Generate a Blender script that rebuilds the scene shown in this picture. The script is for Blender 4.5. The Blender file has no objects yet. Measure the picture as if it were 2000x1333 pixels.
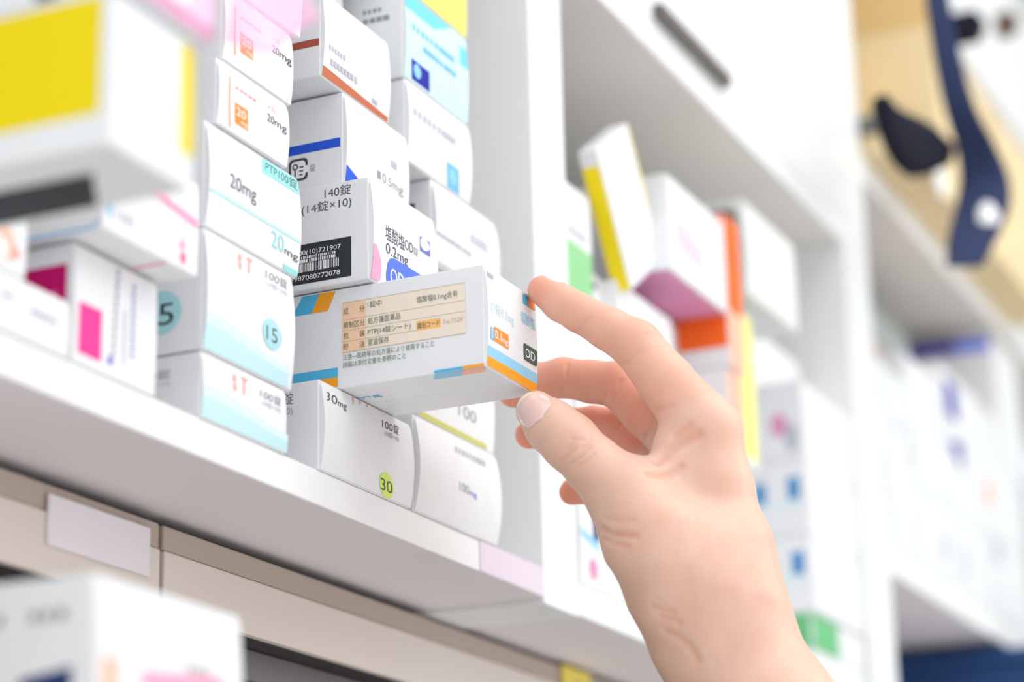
import bpy, bmesh, math, random
import numpy as np
from mathutils import Vector, Matrix
random.seed(7)
S = 0.001                                   # everything below is written in millimetres
sc = bpy.context.scene

# ------------------------------------------------------------------ camera
CAM = np.array([-891.40, -388.70, 1310.36])
FW = np.array([0.87133377, 0.39162948, 0.29564136])
RT = np.array([0.41638001, -0.90889488, -0.02319002])
UP = np.array([-0.25962502, -0.1433054, 0.95501749])
FPX = 4677.57
cd = bpy.data.cameras.new('camera'); cam = bpy.data.objects.new('camera', cd)
sc.collection.objects.link(cam)
cam.matrix_world = Matrix(((RT[0], UP[0], -FW[0], CAM[0]*S), (RT[1], UP[1], -FW[1], CAM[1]*S),
                           (RT[2], UP[2], -FW[2], CAM[2]*S), (0, 0, 0, 1)))
cd.sensor_width = 36; cd.lens = FPX/2000*36
cd.clip_start = 0.02; cd.clip_end = 50
cd.dof.use_dof = True; cd.dof.focus_distance = 0.856; cd.dof.aperture_fstop = 5.6
sc.camera = cam

# ------------------------------------------------------------------ light
w = bpy.data.worlds.new('world'); sc.world = w; w.use_nodes = True
bg = w.node_tree.nodes['Background']
bg.inputs[0].default_value = (0.96, 0.975, 1.0, 1); bg.inputs[1].default_value = 0.9
def area(name, loc, target, size, power, col, sy=None):
    l = bpy.data.lights.new(name, 'AREA'); l.energy = power; l.color = col
    l.shape = 'RECTANGLE'; l.size = size; l.size_y = sy or size
    o = bpy.data.objects.new(name, l); sc.collection.objects.link(o)
    o.location = loc
    o.rotation_euler = (Vector(target)-Vector(loc)).to_track_quat('-Z', 'Y').to_euler()
    return o
area('ceiling_panel_light', (-0.1, -0.9, 2.75), (-0.1, -0.15, 1.5), 1.4, 7.5, (1, 0.985, 0.96), 1.0)
area('side_modelling_light', (0.75, -1.25, 2.3), (-0.1, -0.1, 1.5), 0.7, 3.2, (1, 0.99, 0.97), 0.6)  # unseen light added at the right to give the hand side contrast
sc.view_settings.view_transform = 'Standard'; sc.view_settings.look = 'None'
sc.view_settings.gamma = 1; sc.view_settings.use_curve_mapping = False
sc.view_settings.exposure = 0.44

# ------------------------------------------------------------------ materials
def lin(c):
    return tuple(((x/255)/12.92 if x/255 <= .04045 else ((x/255+.055)/1.055)**2.4) for x in c)
MATS = {}
def mat(name, rgb, rough=.5, spec=.35, noise=.03, scale=60, bump=0, coat=0, trans=0, metal=0):
    if name in MATS: return MATS[name]
    m = bpy.data.materials.new(name); m.use_nodes = True; MATS[name] = m
    nt = m.node_tree; b = nt.nodes['Principled BSDF']; c = lin(rgb)
    b.inputs['Roughness'].default_value = rough; b.inputs['Specular IOR Level'].default_value = spec
    b.inputs['Coat Weight'].default_value = coat; b.inputs['Metallic'].default_value = metal
    b.inputs['Transmission Weight'].default_value = trans
    tc = nt.nodes.new('ShaderNodeTexCoord'); nz = nt.nodes.new('ShaderNodeTexNoise')
    nz.inputs['Scale'].default_value = scale; nz.inputs['Detail'].default_value = 4
    nt.links.new(tc.outputs['Object'], nz.inputs['Vector'])
    r = nt.nodes.new('ShaderNodeValToRGB')
    r.color_ramp.elements[0].position = .3; r.color_ramp.elements[1].position = .7
    r.color_ramp.elements[0].color = (*[x*(1-noise) for x in c], 1)
    r.color_ramp.elements[1].color = (*[min(1, x*(1+noise)) for x in c], 1)
    nt.links.new(nz.outputs['Fac'], r.inputs[0]); nt.links.new(r.outputs[0], b.inputs['Base Color'])
    if bump:
        bp = nt.nodes.new('ShaderNodeBump'); bp.inputs['Strength'].default_value = bump; bp.inputs['Distance'].default_value = .0005
        nt.links.new(nz.outputs['Fac'], bp.inputs['Height']); nt.links.new(bp.outputs[0], b.inputs['Normal'])
    return m
CARD = mat('white_card', (233, 234, 236), .42, .4, .015, 90)
INKS = dict(
    black=(52, 55, 60), ink=(78, 80, 88), grey=(150, 152, 158), pale=(188, 190, 200), white=(246, 246, 246),
    teal=(150, 222, 222), tealdk=(70, 170, 175), tealline=(178, 232, 228), aqua=(195, 230, 236), aqualt=(216, 238, 242), spot=(172, 220, 228),
    orange=(250, 146, 60), orangelt=(253, 176, 130), red=(255, 168, 160), pink=(255, 165, 195), pinkdk=(245, 110, 150), hotpink=(255, 60, 150), hotpinklt=(255,150,195),
    magenta=(196, 0, 104), blue=(44, 88, 214), blue2=(92, 120, 240), blue2lt=(130,150,245), violet=(110, 116, 200), brown=(170, 84, 66), rust=(196, 108, 76),
    skyblue=(84, 182, 226), skylt=(150, 208, 240), amber=(250, 164, 42), peach=(246, 205, 172), cream=(240, 226, 210), chip=(250, 190, 120),
    tan=(206, 186, 160), greenish=(110, 125, 105), darkgreen=(70, 88, 72), lime=(214, 236, 120), olive=(206, 204, 110), yellow=(250, 226, 30), yel2=(238, 214, 0),
    sky2=(120, 190, 235), cyan=(120, 210, 230), paleblue=(205, 235, 245), navy=(40, 60, 110), green=(150, 210, 150), greendk=(110, 190, 130),
    rose=(224, 150, 190), roselt=(240, 205, 230), flame=(255, 110, 40), salmon=(255, 190, 165), lemon=(240, 238, 140), primrose=(236, 226, 120), linkblue=(60, 140, 200), indigo=(30, 34, 160))
def ink(n): return mat('ink_'+n, INKS[n], .5, .2, .01, 120)

# ------------------------------------------------------------------ mesh helpers
def new_obj(name, verts, faces, mats, midx=None, parent=None, smooth=False, loc=None):
    me = bpy.data.meshes.new(name)
    me.from_pydata([tuple(c*S for c in v) for v in verts], [], faces)
    for m in mats: me.materials.append(m)
    if midx is not None: me.polygons.foreach_set('material_index', midx)
    if smooth: me.polygons.foreach_set('use_smooth', [True]*len(me.polygons))
    me.update()
    o = bpy.data.objects.new(name, me); sc.collection.objects.link(o)
    if parent: o.parent = parent
    if loc is not None: o.location = tuple(c*S for c in loc)
    return o
def bm_obj(name, bm, mats, parent=None, loc=None, smooth=False):
    for v in bm.verts: v.co *= S
    me = bpy.data.meshes.new(name); bm.to_mesh(me); bm.free()
    for m in (mats if isinstance(mats, (list, tuple)) else [mats]): me.materials.append(m)
    if smooth: me.polygons.foreach_set('use_smooth', [True]*len(me.polygons))
    o = bpy.data.objects.new(name, me); sc.collection.objects.link(o)
    if parent: o.parent = parent
    if loc is not None: o.location = tuple(c*S for c in loc)
    return o
def bbox(bm, x0, x1, y0, y1, z0, z1, bev=0.0, seg=2, mi=0):
    r = bmesh.ops.create_cube(bm, size=1)
    vs = r['verts']
    for v in vs:
        v.co = Vector((x0 if v.co.x < 0 else x1, y0 if v.co.y < 0 else y1, z0 if v.co.z < 0 else z1))
    fs = list({f for v in vs for f in v.link_faces})
    for f in fs: f.material_index = mi
    if bev > 0:
        es = list({e for v in vs for e in v.link_edges})
        bmesh.ops.bevel(bm, geom=es, offset=bev, segments=seg, affect='EDGES', profile=.5)
    return bm
def box(name, x0, x1, y0, y1, z0, z1, m, bev=0.4, parent=None):
    bm = bmesh.new(); bbox(bm, x0, x1, y0, y1, z0, z1, bev)
    return bm_obj(name, bm, m, parent)
def tag(o, label=None, cat=None, group=None, kind=None):
    if label: o['label'] = label
    if cat: o['category'] = cat
    if group: o['group'] = group
    if kind: o['kind'] = kind
    return o
def empty(name, loc=(0, 0, 0)):
    o = bpy.data.objects.new(name, None); sc.collection.objects.link(o); o.location = tuple(c*S for c in loc)
    o.empty_display_size = .01
    return o

_tc = {}
def text2d(s):
    """flat polygons of a line of writing: unit em, plus its bounding box"""
    if s not in _tc:
        c = bpy.data.curves.new('t', 'FONT'); c.body = s; c.size = 1; c.resolution_u = 3
        o = bpy.data.objects.new('t', c); m = bpy.data.meshes.new_from_object(o)
        v = [(a.co.x, a.co.y) for a in m.vertices]; f = [tuple(p.vertices) for p in m.polygons]
        bpy.data.objects.remove(o); bpy.data.curves.remove(c); bpy.data.meshes.remove(m)
        _tc[s] = (v, f)
    return _tc[s]
def bars(s0, t0, wd, ht, n, seed, lo=.35, hi=.8):
    """short strokes of a code or of small print"""
    r = random.Random(seed); out = []; step = wd/n
    for i in range(n):
        a = s0+i*step; out.append((a, t0, a+step*r.uniform(lo, hi), t0+ht))
    return out
def small_print(face, s0, t0, wd, ht, col, n=6, seed=1):
    return [('r', face, *b, col) for b in bars(s0, t0, wd, ht, n, seed, .55, .9)]

def prints_mesh(prints, fmap, vsub=2.5):
    """2-D print list -> (verts, faces, ink names) mapped with fmap(s,t,layer)"""
    V, F, M = [], [], []
    for li, p in enumerate(prints):
        k = p[0]; bm = bmesh.new()
        if k == 'r':
            _, s0, t0, s1, t1, col = p; pts = [(s0, t0), (s1, t0), (s1, t1), (s0, t1)]
        elif k == 'p': _, pts, col = p
        elif k == 'c':
            _, cx, cy, rx, ry, col = p
            pts = [(cx+rx*math.cos(a*math.pi/16), cy+ry*math.sin(a*math.pi/16)) for a in range(32)]
        elif k == 'rr':
            _, s0, t0, s1, t1, rad, col = p; pts = []
            for (cx, cy, a0) in ((s1-rad, t1-rad, 0), (s0+rad, t1-rad, 90), (s0+rad, t0+rad, 180), (s1-rad, t0+rad, 270)):
                pts += [(cx+rad*math.cos(math.radians(a0+j*18)), cy+rad*math.sin(math.radians(a0+j*18))) for j in range(6)]
        if k == 't':
            _, txt, s0, t0, wd, ht, col = p
            v, f = text2d(txt)
            if not v: bm.free(); continue
            x0 = min(a for a, b in v); x1 = max(a for a, b in v)
            sx = wd/(x1-x0); sy = ht/.73
            vs = [bm.verts.new(((a-x0)*sx+s0, b*sy+t0, 0)) for a, b in v]
            for q in f:
                try: bm.faces.new([vs[i] for i in q])
                except ValueError: pass
        else:
            vs = [bm.verts.new((a, b, 0)) for a, b in pts]
            bm.faces.new(vs)
        ys = [v.co.y for v in bm.verts]; lo, hi = min(ys), max(ys)
        if hi-lo > vsub*1.5:
            n = int((hi-lo)/vsub)
            for i in range(1, n+1):
                y = lo+(hi-lo)*i/(n+1)
                bmesh.ops.bisect_plane(bm, geom=bm.verts[:]+bm.edges[:]+bm.faces[:], plane_co=(0, y, 0), plane_no=(0, 1, 0))
        bm.verts.index_update(); base = len(V)
        V += [fmap(v.co.x, v.co.y, li) for v in bm.verts]
        for f in bm.faces:
            F.append([base+v.index for v in f.verts]); M.append(col)
        bm.free()
    return V, F, M

def add_prints(V, F, MI, mats, prints, fmap):
    v, f, m = prints_mesh(prints, fmap); b = len(V); V += v
    for q, col in zip(f, m):
        mm = ink(col)
        if mm not in mats: mats.append(mm)
        F.append([b+i for i in q]); MI.append(mats.index(mm))

def carton(name, X, Y, Z, wd, dp, ht, label, cat='medicine box', bulge=2.2, prints=(), group=None, rz=0, base=None, rx=0, ry=0, flap_gap=.3, corner=1.6):
    """a folded card carton: body, and a tucked front flap that bows outwards; X,Y,Z = lower left corner of its front"""
    base = base or CARD
    by_face = {'F': [], 'S': [], 'B': []}
    for p in prints: by_face[p[1]].append((p[0],)+tuple(p[2:]))
    bm = bmesh.new(); bbox(bm, 0, wd, 0, dp, 0, ht, .45, 2)
    bm.verts.index_update()
    V = [tuple(v.co) for v in bm.verts]; F = [[v.index for v in f.verts] for f in bm.faces]; MI = [0]*len(F); bm.free()
    mats = [base]
    if by_face['S']: add_prints(V, F, MI, mats, by_face['S'], lambda s, t, l: (-.06-.012*l, -s, t))
    if by_face['B']: add_prints(V, F, MI, mats, by_face['B'], lambda s, t, l: (-t, -s, -.06-.012*l))
    o = new_obj(name, V, F, mats, MI)
    # front flap
    n = 18; vv = [ht*(.012+.976*i/n) for i in range(n+1)]
    def yy(v): return -(flap_gap+.58*bulge*max(0, math.sin(math.pi*min(max(v/ht, 0), 1)))**.85)
    V = []; F = []
    def ins(v):
        d = v-(ht-corner-.3)
        return .3 if d <= 0 else .3+corner*(1-math.sqrt(max(0, 1-min(1, d/corner)**2)))*.8
    for v in vv:
        i = ins(v); V += [(i, yy(v), v), (wd-i, yy(v), v), (i, -.02, v), (wd-i, -.02, v)]
    for k in range(n):
        a = 4*k; b = a+4
        F += [[a, a+1, b+1, b], [a+2, b+2, b+3, a+3], [a, b, b+2, a+2], [a+1, a+3, b+3, b+1]]
    F += [[0, 2, 3, 1], [4*n, 4*n+1, 4*n+3, 4*n+2]]
    MI = [0]*len(F); mats = [base]
    if by_face['F']: add_prints(V, F, MI, mats, by_face['F'], lambda s, t, l: (s-2.1*abs(yy(t))*min(1, max(0, (s-1)/6))*min(1, max(0, (wd-s-1)/6)), yy(t)-.1-.012*l, t))
    new_obj('end_flap', V, F, mats, MI, parent=o)
    o.location = (X*S, Y*S, Z*S); o.rotation_euler = (math.radians(rx), math.radians(ry), math.radians(rz))
    return tag(o, label, cat, group)

# ------------------------------------------------------------------ the shelving (setting furniture)
WHITE = mat('white_laminate', (240, 241, 242), .38, .45, .012, 12)
WHITE2 = mat('white_laminate_underside', (236, 234, 236), .5, .3, .012, 12)
BEIGE = mat('beige_steel', (222, 211, 202), .45, .35, .015, 15)
BEIGE2 = mat('beige_steel_dark', (182, 167, 155), .5, .3, .015, 15)
SHADEIN = mat('cabinet_interior_shade', (70, 64, 64), .7, .2, .05, 8)  # shade of the unlit opening put into the interior colour
TAPE = mat('pinkish_edge_tape', (226, 212, 224), .4, .4, .02, 30)
unit = empty('shelving_unit', (0, 0, 1498))
tag(unit, 'white built-in pharmacy shelving unit with thick upright panels, holding all the boxes', 'shelving unit')
def up(name, *a, m=WHITE, bev=.6): 
    o = box(name, *a, m, bev, None); o.parent = unit; o.matrix_parent_inverse = Matrix.Translation((0, 0, -1.498)); return o
up('upright_panel', -560, -524, 0, 318, 1498, 2240)
up('upright_panel', 0, 36, 0, 318, 1498, 2240)
up('upright_panel', 482, 536, 0, 318, 1240, 2240)
up('upright_panel', 1150, 1186, 0, 318, 1240, 2240)
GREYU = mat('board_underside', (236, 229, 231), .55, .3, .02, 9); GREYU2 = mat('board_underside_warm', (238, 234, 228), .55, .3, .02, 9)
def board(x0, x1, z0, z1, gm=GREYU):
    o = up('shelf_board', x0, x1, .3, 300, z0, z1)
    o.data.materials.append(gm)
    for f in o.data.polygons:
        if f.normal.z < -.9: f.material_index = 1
    return o
board(-523.6, -.3, 1500.4, 1512.8)
board(36.3, 481.7, 1499, 1512.8)
board(536.3, 1149.7, 1607, 1626)
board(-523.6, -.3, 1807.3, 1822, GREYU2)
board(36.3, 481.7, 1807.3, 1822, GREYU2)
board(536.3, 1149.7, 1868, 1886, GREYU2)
up('back_panel', -524, 1150, 301, 318, 1498, 2240)
up('edge_tape', -62, -1.2, -.25, .29, 1500.6, 1512.6, m=TAPE, bev=.1)
for x0, x1 in ((-523, -262.5), (-261.5, -.8), (36.8, 481.2)):
    d = up('cupboard_door', x0, x1, -.2, 16, 1822.5, 2200)
DARKM = mat('dark_handle_metal', (96, 88, 82), .4, .5, .03, 40)
for x0, x1 in ((-200, -90), (157, 262)):
    bm = bmesh.new(); bbox(bm, x0, x1, -6, -.3, 1826, 1834, 1.2, 3)
    o = bm_obj('door_handle', bm, DARKM); o.parent = unit; o.matrix_parent_inverse = Matrix.Translation((0, 0, -1.498))
up('cupboard_door', 537, 1149, -.2, 16, 2085, 2230)

# lower cabinet with a row of drawers
low = tag(empty('drawer_cabinet', (0, 52, 1100)), 'beige steel cabinet with a row of shallow drawers below the white shelf', 'cabinet')
def lo(name, *a, m=BEIGE, bev=.8, parent=None):
    o = box(name, *a, m, bev, None); o.parent = parent or low
    o.matrix_parent_inverse = Matrix.Translation((0, -.052, -1.1)); return o
lo('body', -560, 481, 56, 318, 1467, 1497.4, m=SHADEIN)
lo('back_panel', -560, 481, 306, 318, 1100, 1466.8, m=SHADEIN)
lo('side_panel', 470, 481, 56, 305, 1100, 1466.8, m=BEIGE2)
lo('side_panel', -560, -549, 56, 305, 1100, 1466.8, m=BEIGE2)
lo('interior_shelf', -548, 469, 60, 305, 1338, 1350, m=SHADEIN)
lo('opening_rim', -548, 469, 66, 72, 1455, 1466.8, m=mat('rim_grey', (120, 114, 116), .5, .3))
HOLD = mat('clear_label_holder', (234, 228, 233), .3, .5, .02, 20)
for i, (x0, x1) in enumerate(((-452, -208.4), (-205.6, 226), (229, 470))):
    d = lo('drawer', x0, x1, 52, 55.8, 1467, 1487.6, m=BEIGE)
    d2 = lo('upper_strip', x0, x1, 52.6, 55.8, 1487.7, 1496.6, m=BEIGE2)  # darker beige strip along the drawer's upper edge
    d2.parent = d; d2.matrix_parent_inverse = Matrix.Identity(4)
    def sub(o):
        o.parent = d; o.matrix_parent_inverse = Matrix.Identity(4); return o
    if i == 0:
        h = sub(lo('label_holder', -275.5, -217, 50.6, 51.9, 1476.3, 1493, m=HOLD, bev=.3)); h['label'] = 'translucent label holder'
    if i == 1:
        sub(lo('index_tag', 136, 170, 51.2, 51.9, 1479, 1497, m=mat('yellow_tag', (238, 214, 90), .5), bev=.2))
        v, f, m_ = prints_mesh([('p', [(148, 1480), (151.2, 1480), (153.5, 1486), (155.8, 1480), (159, 1480), (155, 1491), (152, 1491)], 'grey')], lambda s, t, l: (s, 51.05, t))
        q = new_obj('index_letter', v, f, [ink('grey')]); q.parent = d; q.matrix_parent_inverse = Matrix.Identity(4)
lo('pull_out_shelf', -555, -300, -95, 60, 1340, 1350, m=BEIGE, bev=.8)

# ------------------------------------------------------------------ the room
ROOMW = mat('room_wall_paint', (236, 240, 236), .7, .2, .02, 3)
tag(box('wall_back', -3000, 3200, 330, 380, 0, 2800, ROOMW, 0), kind='structure')
tag(box('wall_right', 3200, 3250, -3000, 330, 0, 2800, ROOMW, 0), kind='structure')
tag(box('floor', -3000, 3200, -3000, 330, -40, 0, mat('pale_floor', (232, 228, 226), .4, .4, .04, 2), 0), kind='structure')
tag(box('ceiling', 700, 3200, -3000, 330, 2800, 2840, ROOMW, 0), kind='structure')

# ------------------------------------------------------------------ boxes of the first bay
D1 = 95
# column of the 30 mg box
carton('medicine_box', -191, 0, 1512.9, 69, D1, 32.3, 'white tablet carton marked 30mg with a lime dot, standing on the shelf edge', bulge=3.4, prints=[
    ('t', 'F', '30', 5, 25.2, 8.6, 3.6, 'ink'), ('t', 'F', 'mg', 14.2, 25.2, 6.4, 2.7, 'ink'),
    ('t', 'F', '100', 47.5, 25.4, 8.4, 3.2, 'ink'), ('t', 'F', '錠', 56.4, 25.4, 4.2, 3.2, 'ink'), ('t', 'F', '(10錠×10)', 49.5, 22.6, 11.2, 1.8, 'grey'),
    ('c', 'F', 50.5, 4.4, 5.6, 4.3, 'lime'), ('t', 'F', '30', 45.9, 2.2, 9, 4.3, 'darkgreen'),
    ('p', 'F', [(24.5, 31.6), (25.2, 28), (25.8, 31.6)], 'red'), ('p', 'F', [(29.5, 31.6), (30.2, 29.6), (31, 31.6)], 'red'), ('p', 'F', [(35, 31.6), (35.6, 30), (36.4, 31.6)], 'red'),
    ('t', 'S', '錠', -13.8, 25, 3.6, 3.4, 'ink'), ('t', 'S', '10)', -13.8, 21.2, 3.4, 2.6, 'grey')])
H = carton('medicine_box', -176.2, -57, 1545.5, 42.2, 118, 37.1, 'white and blue-orange striped tablet carton half pulled out, held between finger and thumb', bulge=2.0, rz=0, prints=
    # narrow side with its table
    [('p', 'S', [(-76.2, 29.5), (-68.2, 29.5), (-64.9, 36.5), (-72, 36.5)], 'skyblue'), ('p', 'S', [(-68.2, 29.5), (-61.6, 29.5), (-58.3, 36.5), (-64.9, 36.5)], 'amber'),
     ('r', 'S', -88, 4.4, -57.5, 7.9, 'skyblue'), ('r', 'S', -88, .8, -57.5, 4.4, 'amber'), ('t', 'S', '0.1mg', -92, 19.6, 16.6, 5, 'linkblue'),
     ('r', 'S', -55.7, 13, -7.1, 31.4, 'cream'), ('r', 'S', -55.7, 13, -46.2, 31.4, 'peach'), ('r', 'S', -26.2, 16.6, -16.8, 20.1, 'chip'),
     ('r', 'S', -55.7, 31.3, -7.1, 31.55, 'tan'), ('r', 'S', -55.7, 24.9, -7.1, 25.1, 'tan'), ('r', 'S', -55.7, 20.9, -7.1, 21.1, 'tan'), ('r', 'S', -55.7, 16.8, -26.2, 17, 'tan'), ('r', 'S', -55.7, 12.9, -7.1, 13.1, 'tan'),
     ('t', 'S', '成', -55.2, 27.2, 2.1, 2, 'greenish'), ('t', 'S', '分', -48.7, 27.2, 2.1, 2, 'greenish'),
     ('t', 'S', '1錠中', -45.4, 28.2, 5.6, 2, 'greenish'), ('t', 'S', '塩酸塩0.1mg含有', -26, 27, 16, 1.9, 'greenish'),
     ('t', 'S', '規制区分', -55.2, 22, 8.6, 1.9, 'greenish'), ('t', 'S', '処方箋医薬品', -45.4, 22.2, 13, 1.9, 'greenish'),
     ('t', 'S', '包', -55.2, 18, 2.1, 1.9, 'greenish'), ('t', 'S', '装', -48.7, 18, 2.1, 1.9, 'greenish'), ('t', 'S', 'PTP(14錠シート)', -45.4, 18.1, 17, 1.9, 'greenish'),
     ('t', 'S', '識別コード', -25.8, 17.4, 8.6, 1.8, 'greenish'), ('t', 'S', 'Tw.T52V', -16, 17.5, 8, 1.7, 'tan'),
     ('t', 'S', '貯', -55.2, 14, 2.1, 1.9, 'greenish'), ('t', 'S', '法', -48.7, 14, 2.1, 1.9, 'greenish'), ('t', 'S', '室温保存', -45.4, 14.2, 8.4, 1.9, 'greenish'),
     ('t', 'S', '注意―医師等の処方箋により使用すること', -55.4, 10.2, 36, 1.7, 'greenish'), ('t', 'S', '詳細は添付文書を参照のこと', -55.4, 7.4, 25, 1.7, 'greenish'),
     ('r', 'S', -19.5, .1, -8.4, 1.1, 'skyblue'), ('r', 'S', -8.4, .1, -.3, 1.1, 'amber'),
     # underside
     ('p', 'B', [(-23, -6), (-12, -6), (-8.4, -.2), (-19.4, -.2)], 'skylt'), ('p', 'B', [(-12, -6), (-3, -6), (0.1, -.2), (-8.4, -.2)], 'salmon'),
     ('t', 'B', 'mg', -58, -15.5, 10, 3.4, 'skyblue'), ('r', 'B', -63, -15.4, -58.6, -11.6, 'linkblue')]
     + [('r', 'B', -55+i*1.5, -22.1, -54.2+i*1.5, -21.95, 'grey') for i in range(24)]
    # front flap
    + [('r', 'F', .35, 4.0, 41.9, 7.7, 'skylt'), ('r', 'F', .35, .55, 41.9, 4.0, 'amber'),
       ('t', 'F', 'OD錠0.1mg', 2.2, 20.6, 22.5, 3.7, 'paleblue'),
       ('r', 'F', 2.6, 10.3, 7.6, 14.6, 'skyblue'), ('t', 'F', '錠', 3.4, 11.1, 3.2, 3, 'white'), ('r', 'F', 7.6, 10.3, 19.4, 15.4, 'orange'), ('t', 'F', '0.1', 8.3, 11.5, 5, 3.2, 'white'), ('t', 'F', 'mg', 13.8, 11.5, 4.8, 2.2, 'white'),
       ('t', 'F', '塩酸塩', 30.8, 24, 9.8, 3.6, 'skylt'), ('rr', 'F', 32.3, 10.2, 41.2, 16.2, .9, 'darkgreen'), ('t', 'F', 'OD', 33.8, 11.5, 6, 3.4, 'white'),
       ('r', 'F', 33, 31.6, 36.8, 35.6, 'skyblue'), ('r', 'F', 36.8, 31.6, 41.6, 35.6, 'orange')] + small_print('F', 1.4, 33, 6.4, 1.9, 'pale', 5, 3))
bc = bars(-29, 7.4, 17.6, 4.9, 26, 11, .25, .75); bc2 = bars(-29, 12.4, 16.4, 1.4, 22, 5, .3, .9); bc3 = bars(-28.6, 10.9, 15.8, 1.2, 20, 9, .3, .9)
carton('medicine_box', -180, -14, 1583.1, 52, 100, 38.7, 'white tablet carton marked 140錠 with a black barcode panel, resting on the pulled-out box', bulge=3.0, prints=
    [('t', 'S', '140錠', -17.8, 33.6, 10.8, 3.3, 'ink'), ('t', 'S', '(14錠×10)', -27.2, 28.9, 20.4, 3.2, 'ink'),
     ('r', 'S', -46, 2.2, -7, 17.2, 'black'), ('t', 'S', '(17)240900(10)721907', -39.5, 13.2, 28.3, 1.9, 'white'), ('t', 'S', '(01)14987080772078', -38.5, 3.6, 27, 1.9, 'white')]
    + [('r', 'S', a, 6.6, c, 9.9, 'white') for a, b, c, d in bc] + [('r', 'S', a, 10, c, 11.3, 'white') for a, b, c, d in bc2] + [('r', 'S', a, 11.4, c, 12.4, 'white') for a, b, c, d in bc3]
    + [('t', 'F', '塩酸塩', 13.4, 17.9, 15, 4.7, 'ink'), ('t', 'F', 'OD', 28.6, 18.5, 6.6, 4.0, 'ink'), ('t', 'F', '錠', 35.6, 18.7, 4, 2.7, 'grey'),
       ('t', 'F', '0.2mg', 13.6, 12.6, 17.4, 4.0, 'ink'), ('r', 'F', 41, 21.6, 47.6, 27.6, 'violet'), ('c', 'F', 44.3, 25.2, 3, 2.5, 'white'),
       ('p', 'F', [(.4, 13.2), (4.6, 13.2), (7.6, 11.6), (9.6, 8.6), (9.8, 5), (8.6, 1.4), (6.6, .6), (.4, .6)], 'pink'),
       ('p', 'F', [(13.6, .7), (13.4, 5), (14.6, 9), (17, 11.4), (20, 12.2), (44, 12.2), (47, 11), (48.6, 8), (49, .7)], 'blue2'),
       ('t', 'F', 'OD', 16.6, 2.6, 11, 6, 'white')])
carton('medicine_box', -175, -1, 1623, 50.5, D1, 36, 'white carton with a royal blue side stripe and recycling mark, above the 140錠 box', bulge=2.4, prints=[
    ('r', 'S', -50, 14.8, -1, 18.4, 'blue'), ('rr', 'S', -22.5, 4.4, -14.5, 13.2, 2, 'ink'), ('rr', 'S', -21.5, 5.4, -15.5, 12.2, 1.4, 'white'), ('r', 'S', -15.6, 7.2, -14.3, 10, 'white'),
    ('t', 'S', '袋', -13.6, 7.2, 2.2, 2.4, 'grey'), ('c', 'S', -19.8, 10, 1.2, 1.3, 'ink'), ('c', 'S', -19.8, 10, .6, .7, 'white'), ('r', 'S', -20.1, 6.2, -19.5, 9, 'ink'), ('r', 'S', -18, 9.4, -16.2, 9.9, 'ink'), ('r', 'S', -18, 7.9, -16.4, 8.4, 'ink'), ('r', 'S', -18, 6.4, -16.6, 6.9, 'ink'),
    ('p', 'F', [(.6, .6), (12, .6), (12, 5.2), (.6, 7.6)], 'blue'), ('t', 'F', '0.5mg', 31.4, 10.2, 15.4, 3.8, 'grey'), ('r', 'F', 27.2, 10.4, 30, 13.4, 'grey')] + small_print('F', 38.4, 18.4, 5.6, 3, 'pale', 3, 2))
carton('medicine_box', -190, 0, 1660, 52.5, D1, 34, 'white carton with a brick brown stripe low on its front, second box above 140錠', bulge=2.4, prints=[
    ('r', 'S', -13, 12.1, -.6, 15, 'brown'), ('p', 'F', [(.4, .4), (51.5, .4), (51.5, 2.4), (.4, 4.2)], 'rust')] + small_print('F', 7, 11.6, 13, 2, 'pale', 6, 4) + small_print('F', 8, 6.2, 21, 2.4, 'pale', 8, 5) + small_print('F', 40, 3.6, 5, 1.8, 'pale', 3, 8))
carton('medicine_box', -180, 22, 1694.4, 46, 80, 33, 'pale green edged carton set back on top of the brown striped box', bulge=1.5, prints=[('r', 'F', .4, 1, 45.6, 6, 'green')])
carton('medicine_box', -150, 4, 1728, 40, 80, 30, 'white carton set back near the top of the brown striped stack', bulge=1.5)
# column of the '15' boxes
wave = lambda x0, y0, y1: [('p', 'F', [(.4, .5), (54.5, .5), (54.5, y1), (44, y1+.8), (33, y1+3), (22, y0-.6), (12, y0+.3), (.4, y0)], 'aqualt'), ('p', 'F', [(.4, .5), (54.5, .5), (54.5, y1-2.2), (44, y1-1.6), (30, y1-.2), (16, y0-4), (.4, y0-3.6)], 'aqua')]
def st(u, v): return [('c', 'F', u+1.6, v+4.2, 1.2, 1.5, 'red'), ('c', 'F', u+2, v+1.2, 1.1, 1.4, 'red'), ('r', 'F', u+7, v, u+8.3, v+5.6, 'red'), ('r', 'F', u+5.8, v+4.9, u+9.6, v+5.9, 'red')]
carton('medicine_box', -268.3, 0, 1512.9, 53.5, D1, 22, 'low white carton with pale teal wave, bottom of the stack under the 15 box', bulge=1.2, prints=wave(0, 11.2, 6.6) + st(19.6, 13.6) + [
    ('t', 'F', '100', 37.6, 15.6, 8.6, 2.6, 'grey'), ('t', 'F', '錠', 46.8, 15.6, 3.4, 2.6, 'grey'), ('t', 'F', '(10錠×10)', 39, 13.2, 11, 1.5, 'pale'),
    ('t', 'S', '100錠', -22.6, 14.6, 11.6, 2.6, 'grey'), ('t', 'S', '(10錠×10)', -22.6, 12, 11.6, 1.6, 'pale')])
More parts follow.
